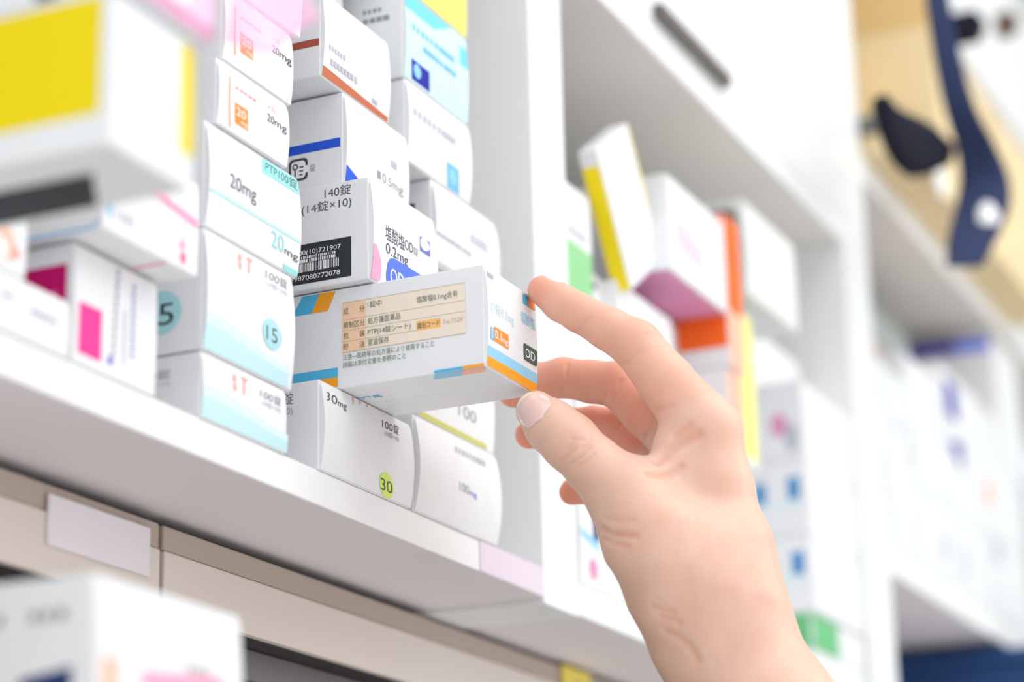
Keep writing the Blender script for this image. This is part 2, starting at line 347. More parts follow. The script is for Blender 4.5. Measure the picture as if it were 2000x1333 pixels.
carton('medicine_box', -268, 0, 1535.6, 57, D1, 41.2, 'white carton with a teal wave and the number 15 in a pale teal dot', bulge=3.0, prints=wave(0, 12.6, 7.4) + st(21.8, 33) + [
    ('t', 'F', '100', 40.4, 35.2, 9, 3, 'grey'), ('t', 'F', '錠', 50, 35.2, 3.6, 3, 'grey'), ('t', 'F', '(10錠×10)', 41.6, 32.4, 11.8, 1.7, 'pale'),
    ('c', 'F', 45, 15.8, 6, 5.2, 'spot'), ('t', 'F', '15', 41.4, 13.2, 7.2, 5.2, 'ink'),
    ('c', 'S', -14.8, 14.2, 7.2, 7.4, 'spot'), ('t', 'S', '15', -21.6, 10, 11.2, 7.8, 'black')])
carton('medicine_box', -268, 0, 1577.2, 61, D1, 37, 'white carton with a thin teal line marked PTP100錠 and 20mg', bulge=3.2, corner=3, prints=[
    ('p', 'F', [(37.5, 36.2), (60.2, 36.2), (60.2, 30.4), (37.5, 30.4)], 'teal'), ('t', 'F', 'PTP100', 39.6, 32, 15.4, 3.4, 'ink'), ('t', 'F', '錠', 55.4, 32, 4.2, 3.4, 'ink'),
    ('t', 'F', '20mg', 17.2, 17.6, 17, 5.2, 'ink'), ('r', 'F', .6, 12.3, 60.2, 13.2, 'tealline'), ('t', 'F', '20', 44.2, 5.8, 8.6, 5.8, 'teal'), ('t', 'F', 'mg', 53.2, 5.8, 6.4, 2.6, 'ink'),
    ('r', 'F', 52, .3, 60.2, 2.2, 'teal')])
OB = lambda dv=0: [(q[0], q[1], *[(c+dv if (k % 2 == 1 and q[0] == 'r') or (k == 2 and q[0] == 't') else c) for k, c in enumerate(q[2:])]) for q in OB0()]
OB0 = lambda: [('r', 'F', 8.8, 3.8, 9.6, 21.6, 'orange'), ('r', 'F', 12.8, 6.4, 21.2, 13.4, 'orange'), ('t', 'F', '20', 13.8, 9.4, 6, 3, 'white'), ('t', 'F', 'mg', 16.6, 7.2, 4, 1.6, 'white'),
      ('t', 'F', '20mg', 34, 14.6, 11, 3, 'ink'), ('t', 'F', '×3)', 34.4, 19.2, 4.4, 2, 'red')] + small_print('F', 13, 18.6, 14, .9, 'red', 5, 3)
carton('medicine_box', -263, -1, 1614.8, 47, D1, 23.6, 'white carton with an orange 20mg square, lying on the PTP100錠 box', bulge=1.8, corner=3, prints=OB(-2.6))
carton('medicine_box', -260, -1, 1639, 46.5, D1, 27, 'white carton with an orange 20mg square, upper one, under the plain white box', bulge=1.8, corner=3, prints=OB() + [('r', 'B', -3, -38, -.6, -8, 'chip')])
carton('medicine_box', -258, -2, 1666.4, 49, D1, 30, 'plain white carton at the very top of the orange 20mg stack', bulge=1.8)
# the column behind the yellow box
carton('medicine_box', -339, 0, 1512.9, 44.5, D1, 36.6, 'white carton with a magenta block on its side and a pink square on its front', bulge=.6, prints=[
    ('r', 'S', -30, 18.4, -2, 30.2, 'magenta'), ('t', 'S', '20mg', -18, 19.6, 12.6, 4, 'hotpinklt'), ('r', 'F', 3.4, 3.4, 15.8, 19, 'hotpink')]
    + [('r', 'F', 21.4+j*.15, 7+j*2.6, 21.4+j*.15+1.6, 8.6+j*2.6, 'grey') for j in range(11)] + [('c', 'F', 20.6, 5.2, 1.4, 1.4, 'violet')]
    + [('r', 'F', 31.6, 9+j*2.4, 32.8, 10.4+j*2.4, 'violet') for j in range(10)] + [('r', 'F', 27.4, 6+j*2.4, 28.2, 7.6+j*2.4, 'pale') for j in range(7)])
carton('medicine_box', -343.5, -12.5, 1550.4, 52, D1, 31, 'white carton with a pink stripe and a pink drop, jutting over the magenta one', bulge=.8, prints=[
    ('p', 'F', [(18, 19.4), (51, 15.4), (51, 18.4), (18, 22.6)], 'pink'), ('p', 'F', [(41.6, 6.4), (45.6, 6.4), (44.6, 10.6)], 'pink'), ('c', 'F', 44.3, 3.8, 1.6, 1.9, 'pinkdk'),
    ('p', 'F', [(.4, 8), (5, 3.4), (5.4, 9)], 'sky2'), ('t', 'F', '100', 8, 4.6, 9, 3.6, 'pale'),
    ('r', 'S', -30, .1, -3, 1, 'sky2'), ('p', 'S', [(-3, .1), (-1, 1.6), (-.6, 3), (-3, 1)], 'sky2'), ('r', 'B', -12, -36.2, -.8, -34.6, 'pinkdk')])
carton('medicine_box', -340, 2, 1581.8, 50, D1, 30, 'white carton mostly hidden behind the yellow box, over the pink striped one', bulge=1)
carton('medicine_box', -338, 0, 1612.2, 47, D1, 32, 'second white carton mostly hidden behind the yellow box', bulge=1, prints=small_print('F', 34, 20, 7, 2, 'pale', 3, 3))
carton('medicine_box', -338, 2, 1644.6, 49, D1, 34, 'third white carton up behind the yellow box', bulge=1)
carton('medicine_box', -470, 0, 1512.9, 129.5, 60, 17.2, 'long low white carton with faint grey print, left of the magenta box', bulge=.8, prints=small_print('F', 112, 8.2, 13, 2, 'pale', 5, 6) + small_print('F', 98, 10, 6, 1.2, 'pale', 3, 6))
carton('medicine_box', -402, 0, 1530.4, 39.5, 80, 22, 'white carton with a pale pink emblem, at the left edge on the long low box', bulge=.6, prints=[
    ('c', 'F', 31, 8, 3.6, 5, 'salmon'), ('c', 'F', 29.6, 6.4, 2.4, 3, 'white'), ('c', 'F', 35, 6.4, 1.6, 2, 'red')])
# right column of the first bay
carton('medicine_box', -119, 0, 1512.9, 72.5, D1, 37.2, 'plain white carton marked 100mg, last on the shelf before the upright panel', bulge=4.6, corner=3, prints=[
    ('t', 'F', '100', 39.6, 14.6, 8.4, 3.6, 'grey'), ('t', 'F', 'mg', 48.6, 14.6, 6.4, 2.4, 'violet')] + small_print('F', 36, 29.6, 28, 2.4, 'pale', 9, 4))
carton('medicine_box', -112, 1, 1550.6, 66, D1, 34, 'white carton with an olive bottom edge on top of the 100mg box', bulge=2, prints=[
    ('r', 'F', .4, .6, 60, 2.6, 'olive'), ('t', 'F', '100', 35, 8.6, 16, 5, 'grey')])
carton('medicine_box', -110, 4, 1585, 62, D1, 32, 'plain white carton behind the pulled-out box, fourth down in its stack', bulge=2, prints=small_print('F', 46, 12, 9, 3, 'pale', 3, 4))
carton('medicine_box', -101, 0, 1617.4, 59.5, D1, 33, 'white carton with a small black mark on its side, under the blue square one', bulge=3.4, corner=5, prints=[
    ('r', 'S', -14, 16, -7, 24, 'black')] + small_print('F', 36, 16, 16, 4, 'pale', 6, 4) + small_print('F', 2, 10, 34, 1.4, 'pale', 9, 5))
carton('medicine_box', -123, 0, 1650.8, 57, D1, 34, 'white carton with a sky blue square low on its front right', bulge=3.0, prints=[
    ('r', 'F', 37, .8, 48, 10.6, 'sky2'), ('c', 'F', 42.4, 6, 3, 3, 'skylt')] + small_print('F', 8, 20, 38, 3, 'pale', 9, 4))
carton('medicine_box', -124, 0, 1685.2, 57, D1, 38.4, 'pale blue fronted carton with a dark blue block, beneath the yellow carton', bulge=2, base=None, prints=[
    ('r', 'F', .4, .5, 56.6, 37.8, 'paleblue'), ('p', 'F', [(.4, 30), (28, 30), (44, 37.8), (.4, 37.8)], 'cyan'), ('r', 'F', 51, 24, 56.6, 33, 'cyan'), ('r', 'F', 7.4, 1.4, 23.4, 9.6, 'indigo'), ('c', 'F', 12.6, 6, 3.2, 2.8, 'skylt')]
    + small_print('F', 8.6, 22, 39, 2.6, 'sky2', 10, 4) + small_print('F', 18, 16, 30, 2.4, 'sky2', 8, 6)
    + small_print('S', -17.4, 29.6, 9, 1.8, 'grey', 4, 4) + small_print('S', -17.4, 25.4, 12, 2.2, 'grey', 4, 5))
carton('medicine_box', -122, 0, 1724, 56, D1, 30, 'bright yellow fronted carton at the top beside the upright panel', bulge=1, prints=[('r', 'F', .4, .4, 55.6, 29.6, 'primrose')])

# foreground boxes sticking out of the shelf
carton('medicine_box', -447, -85, 1526, 36.4, 175, 40.9, 'large blurred white carton with a bright yellow side panel, jutting out at upper left', bulge=.8, prints=[
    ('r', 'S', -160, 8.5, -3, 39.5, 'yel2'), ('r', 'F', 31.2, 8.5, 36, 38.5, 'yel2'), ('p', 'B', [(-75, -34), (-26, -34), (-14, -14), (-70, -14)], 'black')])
carton('medicine_box', -447, -88, 1567.2, 41, 175, 34, 'blurred white carton with pink lower edge, lying on top of the yellow one', bulge=.8, prints=[
    ('r', 'F', .4, .4, 40.6, 4.6, 'rose'), ('r', 'F', 30, 4, 40.6, 33, 'roselt'), ('r', 'B', -174, -40, -1, -37, 'roselt'), ('r', 'S', -26, .4, -19, 8, 'ink')])
# a loose pink plastic film hanging off the end of that box
film = bpy.data.materials.new('pink_film'); film.use_nodes = True; nt = film.node_tree; pb = nt.nodes['Principled BSDF']
pb.inputs['Base Color'].default_value = (*lin((250, 190, 225)), 1); pb.inputs['Roughness'].default_value = .3
nf = nt.nodes.new('ShaderNodeTexNoise'); nf.inputs['Scale'].default_value = 25; tf = nt.nodes.new('ShaderNodeTexCoord'); nt.links.new(tf.outputs['Object'], nf.inputs[0])
mr = nt.nodes.new('ShaderNodeMapRange'); mr.inputs[3].default_value = .3; mr.inputs[4].default_value = .6
nt.links.new(nf.outputs['Fac'], mr.inputs[0]); nt.links.new(mr.outputs[0], pb.inputs['Alpha'])
V = []; F = []; NU, NV = 14, 12
for j in range(NV+1):
    for i in range(NU+1):
        u, v_ = i/NU, j/NV
        V.append((-405.6+u*24, -91-2.2*math.sin(u*6+v_*3)-16*u*(1-v_), 1601-(33+5*math.sin(u*4)-9*u)*(1-v_)))
for j in range(NV):
    for i in range(NU): a = j*(NU+1)+i; F.append([a, a+1, a+NU+2, a+NU+1])
fo = new_obj('plastic_film', V, F, [film], smooth=True); sm = fo.modifiers.new('thickness', 'SOLIDIFY'); sm.thickness = .0003
tag(fo, 'translucent pink plastic film hanging right of the topmost blurred carton at upper left', 'plastic film')
carton('medicine_box', -412, -60, 1350.2, 69, 110, 81, 'large blurred white carton with pink blocks at the lower left corner', bulge=3, prints=[
    ('p', 'F', [(20, 30), (62, 30), (62, 63), (24, 59.5)], 'pink'), ('r', 'F', 6, 30, 13, 61, 'salmon'), ('p', 'S', [(-34, 30), (-6, 30), (-5, 58.4), (-20, 56.6)], 'navy')] + small_print('S', -18, 70, 12, 3, 'grey', 3, 4) + small_print('S', -34, 70, 9, 3, 'grey', 3, 4) + small_print('F', 44, 62, 12, 2, 'grey', 4, 4))
# ------------------------------------------------------------------ second bay
def bx(nm, X, Y, Z, w_, d_, h_, label, **k): return carton('medicine_box', X, Y, Z, w_, d_, h_, label, **k)
ords = ['bottom', 'second', 'third', 'fourth', 'fifth', 'sixth']
def stack(X, wd, zs, where, marks={}, Y=0, bul=1.2):
    z = 1512.9
    for i, h in enumerate(zs):
        bx('', X, Y+random.uniform(0, 2), z, wd, 100, h-.3, 'blurred white carton, %s of the %s' % (ords[i], where), bulge=bul, prints=marks.get(i, []))
        z += h
stack(38, 60, [47, 46, 40], 'stack right of the upright panel behind the hand', {
    0: [('r', 'F', 18, 22, 25, 45, 'navy'), ('p', 'F', [(2, 22), (24, 18), (24, 22), (2, 25)], 'skylt'), ('c', 'F', 17, 9, 4.5, 4.5, 'rose')]})
bx('', 37, 2, 1646.2, 31, 90, 52, 'white carton with a green lower block right beside the upright panel', bulge=.5, prints=[('r', 'F', .4, .6, 30.6, 24, 'green')] + small_print('F', 4, 28, 22, 3, 'pale', 5, 5))
bx('', 70, 8, 1646.2, 26, 90, 22, 'small grey-blue marked carton under the leaning yellow-edged one', bulge=.5, prints=[('r', 'F', 4, 14, 18, 17, 'navy')])
# the leaning box with its yellow narrow side
lean = bx('', 97, -6, 1661, 50, 9, 69, 'slim white carton with yellow edges leaning left between the others', bulge=.4, ry=-34, prints=[('r', 'S', -8.8, .3, -.3, 61, 'yellow'), ('p', 'F', [(47.6, 26), (49.6, 26), (49.6, 68), (48.6, 68)], 'yellow')])
bx('', 100, 6, 1512.9, 66, 90, 50, 'blurred white carton, bottom one below the pink printed box', bulge=1)
bx('', 100, 4, 1563.2, 66, 90, 50, 'blurred white carton, second one below the pink printed box', bulge=1)
bx('', 92, 0, 1613.5, 72, 100, 53, 'plain white carton directly under the pink printed box', bulge=1.2)
bx('', 128, -14, 1680, 80, 110, 49, 'white carton with a pale pink print and mauve underside, jutting out', bulge=.8, prints=[('p', 'F', [(12, 16), (48, 12), (48, 22), (12, 30)], 'roselt'), ('r', 'B', -108, -79, -1, -1, 'rose')])
bx('', 165, 14, 1512.9, 52, 80, 60, 'blurred white carton, bottom one left of the orange box', bulge=1)
bx('', 165, 12, 1573.2, 52, 80, 60, 'white carton with an orange lower block left of the orange carton', bulge=1, prints=[('r', 'F', 2, 30, 50, 52, 'flame')])
bx('', 165, 14, 1633.4, 52, 80, 44, 'pale grey carton behind the mauve underside of the pink printed box', bulge=1, base=mat('pale_grey_card', (215, 222, 220), .5))
bx('', 209.5, -12, 1512.9, 22, 100, 140, 'tall salmon fronted carton standing behind the index finger knuckle', bulge=.4, prints=[('r', 'F', .3, .3, 21.7, 139, 'salmon')])
bx('', 209.5, -14, 1653.3, 22, 100, 82, 'tall bright orange carton standing on the salmon one', bulge=.4, prints=[('r', 'F', .3, 30, 21.7, 81, 'flame'), ('r', 'F', .3, .3, 21.7, 30, 'salmon'), ('r', 'S', -60, 10, -.3, 81, 'flame')])
bx('', 233, -10, 1702, 10, 90, 44, 'narrow black block standing for the dark gap between the orange and grey boxes', bulge=.2, base=mat('black_gap', (70, 50, 45), .5))  # shaded gap between the boxes, built as a black block
bx('', 240, 4, 1512.9, 44, 90, 100, 'blurred white carton, tall one under the yellow box', bulge=1)
bx('', 243, -4, 1613.2, 34, 90, 86, 'pale yellow fronted carton beside the salmon one', bulge=.6, prints=[('r', 'F', .3, 4, 33, 84, 'lemon')])
bx('', 248, -12, 1704, 86, 110, 52, 'large pale grey-white carton high in the second bay, jutting out', bulge=1.2, base=mat('greywhite_card', (228, 229, 226), .5))
z = 1512.9
TW = lambda y: [('r', 'S', -31, y, -24, y+12, 'linkblue'), ('r', 'S', -11, y+1, -4, y+14, 'linkblue'), ('r', 'S', -31, y-3, -4, y, 'aqualt')]
for i, (h, pr_, lb) in enumerate([(22, [], 'low white carton at the foot of the far stack in the second bay'),
        (21, [('r', 'F', .5, .5, 50, 20, 'greendk'), ('r', 'S', -26, .5, -.5, 20, 'greendk')], 'green ended carton beside the wrist in the far stack'),
        (44, TW(20), 'white carton with two blue marks, lower one in the far stack'), (44, TW(19), 'white carton with two blue marks, upper one in the far stack'),
        (46, [('c', 'S', -14, 20, 5, 7, 'rose'), ('c', 'S', -7, 12, 4, 9, 'pale')], 'white carton with a small pink and grey emblem in the far stack')]):
    bx('', 372, 0 if i > 1 else 2, z, 98, 110, h-.3, lb, bulge=1.2, prints=pr_); z += h
bx('', 374, 30, z, 94, 100, 38, 'white carton set back on top of the far stack', bulge=1)
bx('', 292, 44, 1512.9, 70, 100, 96, 'tall white carton set back in front of the far stack, lower one', bulge=1)
bx('', 292, 46, 1609.2, 70, 100, 92, 'tall white carton set back in front of the far stack, upper one', bulge=1)

# ------------------------------------------------------------------ third bay
KRAFT = mat('kraft_card', (222, 190, 132), .7, .15, .05, 12); KRAFT2 = mat('kraft_card_light', (236, 214, 170), .7, .15, .05, 12)
def crate(name, X, Y, Z, w_, d_, h_, m, label, cat='cardboard box', rz=0):
    """a shipping carton: walls with a lid line, four top flaps and a strip of packing tape"""
    bm = bmesh.new(); bbox(bm, 0, w_, 0, d_, 0, h_, 1.2)
    o = bm_obj(name, bm, m, None, (X, Y, Z)); o.rotation_euler.z = math.radians(rz)
    bm = bmesh.new(); bbox(bm, w_*.46, w_*.54, -.6, -.05, h_*.62, h_+.4, .1); bbox(bm, w_*.46, w_*.54, 0, d_, h_+.05, h_+.5, .1)
    bm_obj('packing_tape', bm, mat('packing_tape', (226, 200, 150), .25), o)
    bm = bmesh.new(); bbox(bm, 1, w_-1, 1, d_/2-.6, h_+.02, h_+.35, .05)
    bm_obj('top_flap', bm, m, o)
    bm = bmesh.new(); bbox(bm, 1, w_-1, d_/2+.6, d_-1, h_+.02, h_+.35, .05)
    bm_obj('top_flap', bm, m, o)
    return tag(o, label, cat)
crate('cardboard_box', 640, -30, 1886.3, 330, 200, 128, KRAFT2, 'large pale kraft cardboard box on the upper shelf behind the navy strap')
crate('cardboard_box', 546, -30, 1886.3, 91, 90, 15, KRAFT2, 'flat kraft cardboard box at the front of the upper shelf beside the upright')
crate('cardboard_box', 542, 30, 1941, 92, 160, 66, KRAFT2, 'upper kraft cardboard box beside the second upright, at the top edge')
crate('cardboard_box', 642, -28, 2015.2, 60, 170, 66, KRAFT, 'darker kraft cardboard box on top of the large pale one')
crate('cardboard_box', 542, 64, 1886.3, 88, 170, 53, mat('grey_carton', (205, 208, 200), .6), 'pale grey cardboard box under the kraft one beside the upright')
NAVY = mat('navy_fabric', (50, 60, 92), .8, .15, .08, 300, .2); NAVY2 = mat('black_fabric', (32, 33, 46), .85, .1, .08, 300, .2)
def ribbon(name, pts, widths, thick, m, side):
    V = []; F = []; n = len(pts); sd = np.array(side, float); sd /= np.linalg.norm(sd)
    P = np.array(pts, float)
    # smooth the control points
    t = np.linspace(0, n-1, (n-1)*6+1); Q = np.stack([np.interp(t, range(n), P[:, i]) for i in range(3)], 1); W = np.interp(t, range(n), widths)
    for _ in range(6):
        Q[1:-1] = (Q[:-2]+2*Q[1:-1]+Q[2:])/4; W[1:-1] = (W[:-2]+2*W[1:-1]+W[2:])/4
    nrm = np.array([0, -1, 0.])
    for q, ww in zip(Q, W):
        for a, b in ((-1, -1), (-.5, -1.35), (.5, -1.35), (1, -1), (1, 1), (.5, 1.35), (-.5, 1.35), (-1, 1)):
            V.append(q+sd*a*ww/2-nrm*b*thick/2)
    k = 8
    for i in range(len(Q)-1):
        for j in range(k):
            F.append([i*k+j, i*k+(j+1) % k, (i+1)*k+(j+1) % k, (i+1)*k+j])
    F.append(list(range(k))[::-1]); F.append([(len(Q)-1)*k+j for j in range(k)])
    return new_obj(name, V, F, [m], smooth=True)
strap = ribbon('fabric_strap', [(448, -78, 1985), (445, -80, 1932), (474, -80, 1882), (520, -80, 1869), (538, -80, 1853), (523, -80, 1828), (488, -80, 1799), (458, -80, 1770)],
       [12, 13, 17, 24, 31, 34, 30, 20], 2.4, NAVY, (.5, -.85, 0))
tag(strap, 'long navy blue fabric strap hanging down in front of the kraft boxes', 'strap')
b_ = bmesh.new(); bmesh.ops.create_uvsphere(b_, u_segments=20, v_segments=10, radius=1, matrix=Matrix.Translation((508, -86, 1816)) @ Matrix.Rotation(math.radians(-60), 4, 'Z') @ Matrix.Diagonal((7, 2, 11, 1)))
bm_obj('metal_snap', b_, ink('white'), strap, smooth=True)
b_ = bmesh.new(); bmesh.ops.create_uvsphere(b_, u_segments=24, v_segments=12, radius=1, matrix=Matrix.Diagonal((12, 3, 13, 1)))
tag(bm_obj('round_tag', b_, ink('white'), None, (606, -34.6, 1884), smooth=True), 'round white tag on the kraft box beside the navy strap', 'tag')
cl = ribbon('cloth_pouch', [(366, -60, 1846), (385, -60, 1838), (412, -61, 1838), (456, -61, 1846), (523, -60, 1868)], [9, 20, 32, 36, 14], 7, NAVY2, (.1, -.25, 1))
tag(cl, 'crumpled black-navy cloth pouch on the shelf beside the second upright', 'pouch')
b_ = bmesh.new(); bbox(b_, 0, 92, 0, 60, 0, 13, 3, 3); bbox(b_, 6, 86, -2, 2, 4, 9, .8, 2)
tag(bm_obj('plastic_tray', b_, mat('grey_plastic', (110, 114, 114), .5), None, (543, -30, 1902)), 'dark grey plastic tray at the front of the upper shelf', 'tray')
b_ = bmesh.new(); bbox(b_, 0, 14, 0, 30, 0, 22, 3, 3); bbox(b_, 3, 11, -3, 2, 6, 16, 1, 2)
tag(bm_obj('plastic_clip', b_, NAVY2, None, (640, -62, 1998)), 'small black clip left of the top of the navy strap', 'clip')
b_ = bmesh.new(); bbox(b_, 0, 10, 0, 14, 0, 20, 3, 3); bbox(b_, 2, 8, -3, 2, 4, 16, 1, 2)
tag(bm_obj('plastic_clip', b_, mat('brown_plastic', (96, 78, 66), .5), None, (762, -62, 2050)), 'small brown clip right of the top of the navy strap', 'clip')

# things on the lower shelf of the third bay
bx('', 540, 0, 1626.2, 70, 100, 62, 'large blurred white carton beside the second upright on the far shelf', bulge=1)
bx('', 540, 2, 1688.6, 70, 100, 60, 'second white carton up beside the second upright on the far shelf', bulge=1, prints=small_print('F', 30, 20, 20, 3, 'pale', 4, 4))
bx('', 612, 0, 1626.2, 84, 100, 54, 'white carton with faint violet print, bottom of the middle far stack', bulge=1, prints=[('r', 'F', 60, 14, 70, 30, 'pale')])
bx('', 612, 0, 1680.6, 84, 100, 44, 'plain white carton second in the middle far stack', bulge=1)
bx('', 698, 0, 1626.2, 110, 100, 54, 'white carton with faint print, bottom of the right far stack', bulge=1, prints=[('r', 'F', 30, 10, 40, 34, 'pale')])
bx('', 698, 0, 1680.6, 110, 100, 60, 'white carton with tiny blue triangle on the far shelf', bulge=1, prints=[('p', 'F', [(14, 50), (52, 34), (52, 59)], 'indigo')])
bx('', 698, 0, 1741, 110, 100, 45, 'white carton with a small upright blue mark on the far shelf', bulge=1, prints=[('r', 'F', 16, 10, 48, 38, 'indigo')])
bx('', 612, 2, 1725, 84, 100, 46, 'plain white carton, top of the middle far stack', bulge=.8)
bx('', 812, 0, 1626.2, 120, 100, 60, 'white carton with faint violet mark right on the far shelf', bulge=1, prints=[('r', 'F', 14, 40, 34, 58, 'pale')])
bx('', 812, 0, 1686.6, 120, 100, 64, 'white carton right on the far shelf, second one up', bulge=1, prints=[('c', 'F', 12, 30, 12, 9, 'salmon')])
bx('', 822, 2, 1751, 52, 100, 34, 'white carton right on the far shelf, third one up', bulge=1)
bx('', 960, 0, 1626.2, 120, 100, 160, 'tall white carton with a teal edge at the right border on the far shelf', bulge=1, prints=[('r', 'F', 1, 60, 8, 158, 'spot')])
bx('', 877, 0, 1751, 80, 66, 104, 'white carton with a royal blue band along its side, tallest on the far shelf', bulge=.6, prints=[('r', 'S', -65, 92, -28, 103, 'indigo'), ('r', 'S', -28, 92, -1, 102, 'blue2')])
bx('', 640, 44, 1800, 150, 50, 34, 'grey box lying on the coral one high on the far shelf beside the upright', bulge=.4, base=mat('grey_carton2', (165, 172, 168), .6))
bx('', 618, 40, 1772, 150, 56, 27, 'coral red box high on the far shelf beside the second upright', bulge=.3, base=mat('coral_card', (228, 140, 120), .5))
# navy crate below the far shelf
b_ = bmesh.new(); NV = mat('navy_plastic', (28, 66, 118), .45, .4, .03, 20)
bbox(b_, 0, 4, 0, 300, 0, 100, 1.5); bbox(b_, 296, 300, 0, 300, 0, 100, 1.5); bbox(b_, 4, 296, 0, 4, 0, 100, 1.2); bbox(b_, 4, 296, 296, 300, 0, 100, 1.2); bbox(b_, 4, 296, 4, 296, 0, 4, 1)
cr = bm_obj('storage_crate', b_, NV, None, (812, -32, 1496))
b_ = bmesh.new(); bbox(b_, -5, 305, -6, 0, 94, 104, 2, 3); bbox(b_, -5, 0, 0, 300, 94, 104, 2, 3); bbox(b_, 300, 305, 0, 300, 94, 104, 2, 3)
bm_obj('rim', b_, NV, cr)
tag(cr, 'dark blue plastic crate under the far shelf at the bottom right corner', 'crate')
board(536.3, 1149.7, 1480, 1495.8)
# ------------------------------------------------------------------ the hand (signed distance field -> one surface)
def at(px, py, D):                              # millimetres; D = distance along the view axis
    return CAM+(FW+RT*(px-1000)/FPX-UP*(py-666.5)/FPX)*D
def chain(*p): return [(at(a, b, d), r) for a, b, d, r in p]
INDEX = chain((1378, 842, 838, 12.2), (1302, 748, 845, 10.0), (1243, 674, 850, 8.9), (1186, 641, 853, 7.6), (1131, 611, 857, 6.9), (1096, 592, 860, 6.7), (1059, 568, 862.5, 5.4))
MIDDLE = chain((1335, 868, 856, 10.5), (1262, 806, 867, 8.9), (1207, 752, 878, 8.5), (1155, 746, 886, 7.8), (1100, 738, 893, 7.4), (1050, 748, 896, 7.2), (1003, 766, 897, 6.0))
RING = chain((1292, 936, 870, 10.5), (1248, 884, 883, 8.2), (1213, 838, 893, 7.8), (1160, 832, 899, 7.3), (1105, 834, 904, 7.0), (1068, 842, 906, 6.6), (1033, 850, 907, 5.3))
PINKY = chain((1292, 990, 884, 9.5), (1250, 950, 896, 7.2), (1212, 930, 905, 6.8), (1165, 944, 910, 6.2), (1140, 954, 912, 5.9), (1117, 962, 913, 4.9))
THUMB = chain((1232, 978, 826, 13.2), (1165, 915, 832, 10.2), (1112, 863, 838, 10.0), (1077, 833, 843, 9.3), (1047, 803, 848, 7.2))
THENAR = chain((1232, 978, 826, 13.0), (1272, 1048, 820, 17), (1325, 1110, 818, 21))
MC = [chain((1378, 842, 838, 12), (1394, 960, 833, 13.6), (1403, 1060, 828, 16.6), (1385, 1150, 825, 22)),
      chain((1340, 868, 856, 11.5), (1362, 1000, 846, 15), (1385, 1120, 834, 20)),
      chain((1300, 930, 870, 11), (1345, 1040, 856, 14), (1378, 1140, 842, 19)),
      chain((1296, 985, 883, 10), (1330, 1070, 866, 12.5), (1370, 1150, 848, 17))]
FORE = chain((1378, 1149, 827, 22.8), (1409, 1243, 824, 22.6), (1500, 1415, 812, 24.5), (1660, 1715, 795, 29), (1800, 1980, 775, 33), (1905, 2180, 762, 36))
FORE2 = chain((1382, 1149, 846, 19), (1412, 1243, 842, 19), (1500, 1415, 834, 22), (1660, 1715, 820, 27))
PADS = chain((1330, 868, 838, 9.5), (1322, 925, 834, 10.5)) + [(at(1345, 985, 836), 13)]
CREASE = []                                      # (points, depth, width)
def seg(p, a, b):
    ab = b-a; t = np.clip(((p-a)@ab)/(ab@ab), 0, 1)
    return np.linalg.norm(p-a-t[:, None]*ab, axis=1), t
def cones(p, ch, k):
    d = None
    for (a, ra), (b, rb) in zip(ch[:-1], ch[1:]):
        e, t = seg(p, a, b); e = e-(ra+t*(rb-ra))
        d = e if d is None else smin(d, e, k)
    return d
def smin(a, b, k):
    h = np.clip(.5+.5*(b-a)/k, 0, 1)
    return b*(1-h)+a*h-k*h*(1-h)
def sdf(p):
    p = np.asarray(p, float)
    palm = cones(p, MC[0], 4)
    for c in MC[1:]: palm = smin(palm, cones(p, c, 4), 7)
    for c, r in PADS: palm = smin(palm, np.linalg.norm(p-c, axis=1)-r, 6)
    palm = smin(palm, cones(p, FORE, 8), 14)
    palm = smin(palm, cones(p, FORE2, 8), 14)
    palm = smin(palm, cones(p, THENAR, 4), 9)
    th = cones(p, THUMB, 2.5)
    d = smin(palm, th, 7)
    fing = None
    for ch in (INDEX, MIDDLE, RING, PINKY):
        f = cones(p, ch, 1.6); fing = f if fing is None else smin(fing, f, .8)
    d = smin(d, fing, 3.5)
    for pts, dep, wd in CREASE:
        e = None
        for a, b in zip(pts[:-1], pts[1:]):
            q, _ = seg(p, a, b); e = q if e is None else np.minimum(e, q)
        d = d+1.35*dep*np.exp(-(e/wd)**2)
    return d
def surf(px, py):
    """point of the skin under one direction, by sphere tracing"""
    dr = FW+RT*(px-1000)/FPX-UP*(py-666.5)/FPX; t = 760.; L = np.linalg.norm(dr)
    for _ in range(200):
        e = sdf((CAM+dr*t)[None])[0]
        if e < .02: break
        t += e*.8/L
        if t > 980: break
    return CAM+dr*t
def crease(pts, dep=.45, wd=.8): CREASE_NEW.append(([surf(*q) for q in pts], dep, wd))
CREASE_NEW = []
crease([(1149, 622), (1136, 640), (1124, 650)], .35, .9); crease([(1246, 690), (1232, 706), (1218, 713)], .4, 1.0)
crease([(1312, 794), (1297, 800), (1284, 804)], .4, 1.1)
crease([(1108, 712), (1107, 745), (1096, 772)], .5, .9); crease([(1213, 744), (1207, 762), (1199, 778)], .6, .9); crease([(1186, 768), (1179, 780), (1173, 790)], .4, .8)
crease([(1270, 830), (1264, 845), (1260, 856)], .5, .9); crease([(1213, 826), (1200, 842), (1193, 858)], .6, 1.0)
for a in ([(1098, 901), (1110, 890), (1124, 876)], [(1115, 906), (1135, 893), (1152, 874)], [(1137, 874), (1149, 864), (1156, 850)], [(1117, 858), (1130, 858), (1142, 860)], [(1127, 912), (1148, 900), (1160, 888)], [(1108, 878), (1117, 868), (1124, 860)]): crease(a, .42, .6)
crease([(1174, 1032), (1195, 1045), (1240, 1048)], .7, 1.3); crease([(1178, 1052), (1200, 1062), (1225, 1068)], .5, 1.1); crease([(1182, 1014), (1215, 1020), (1240, 1018)], .25, 1.1)
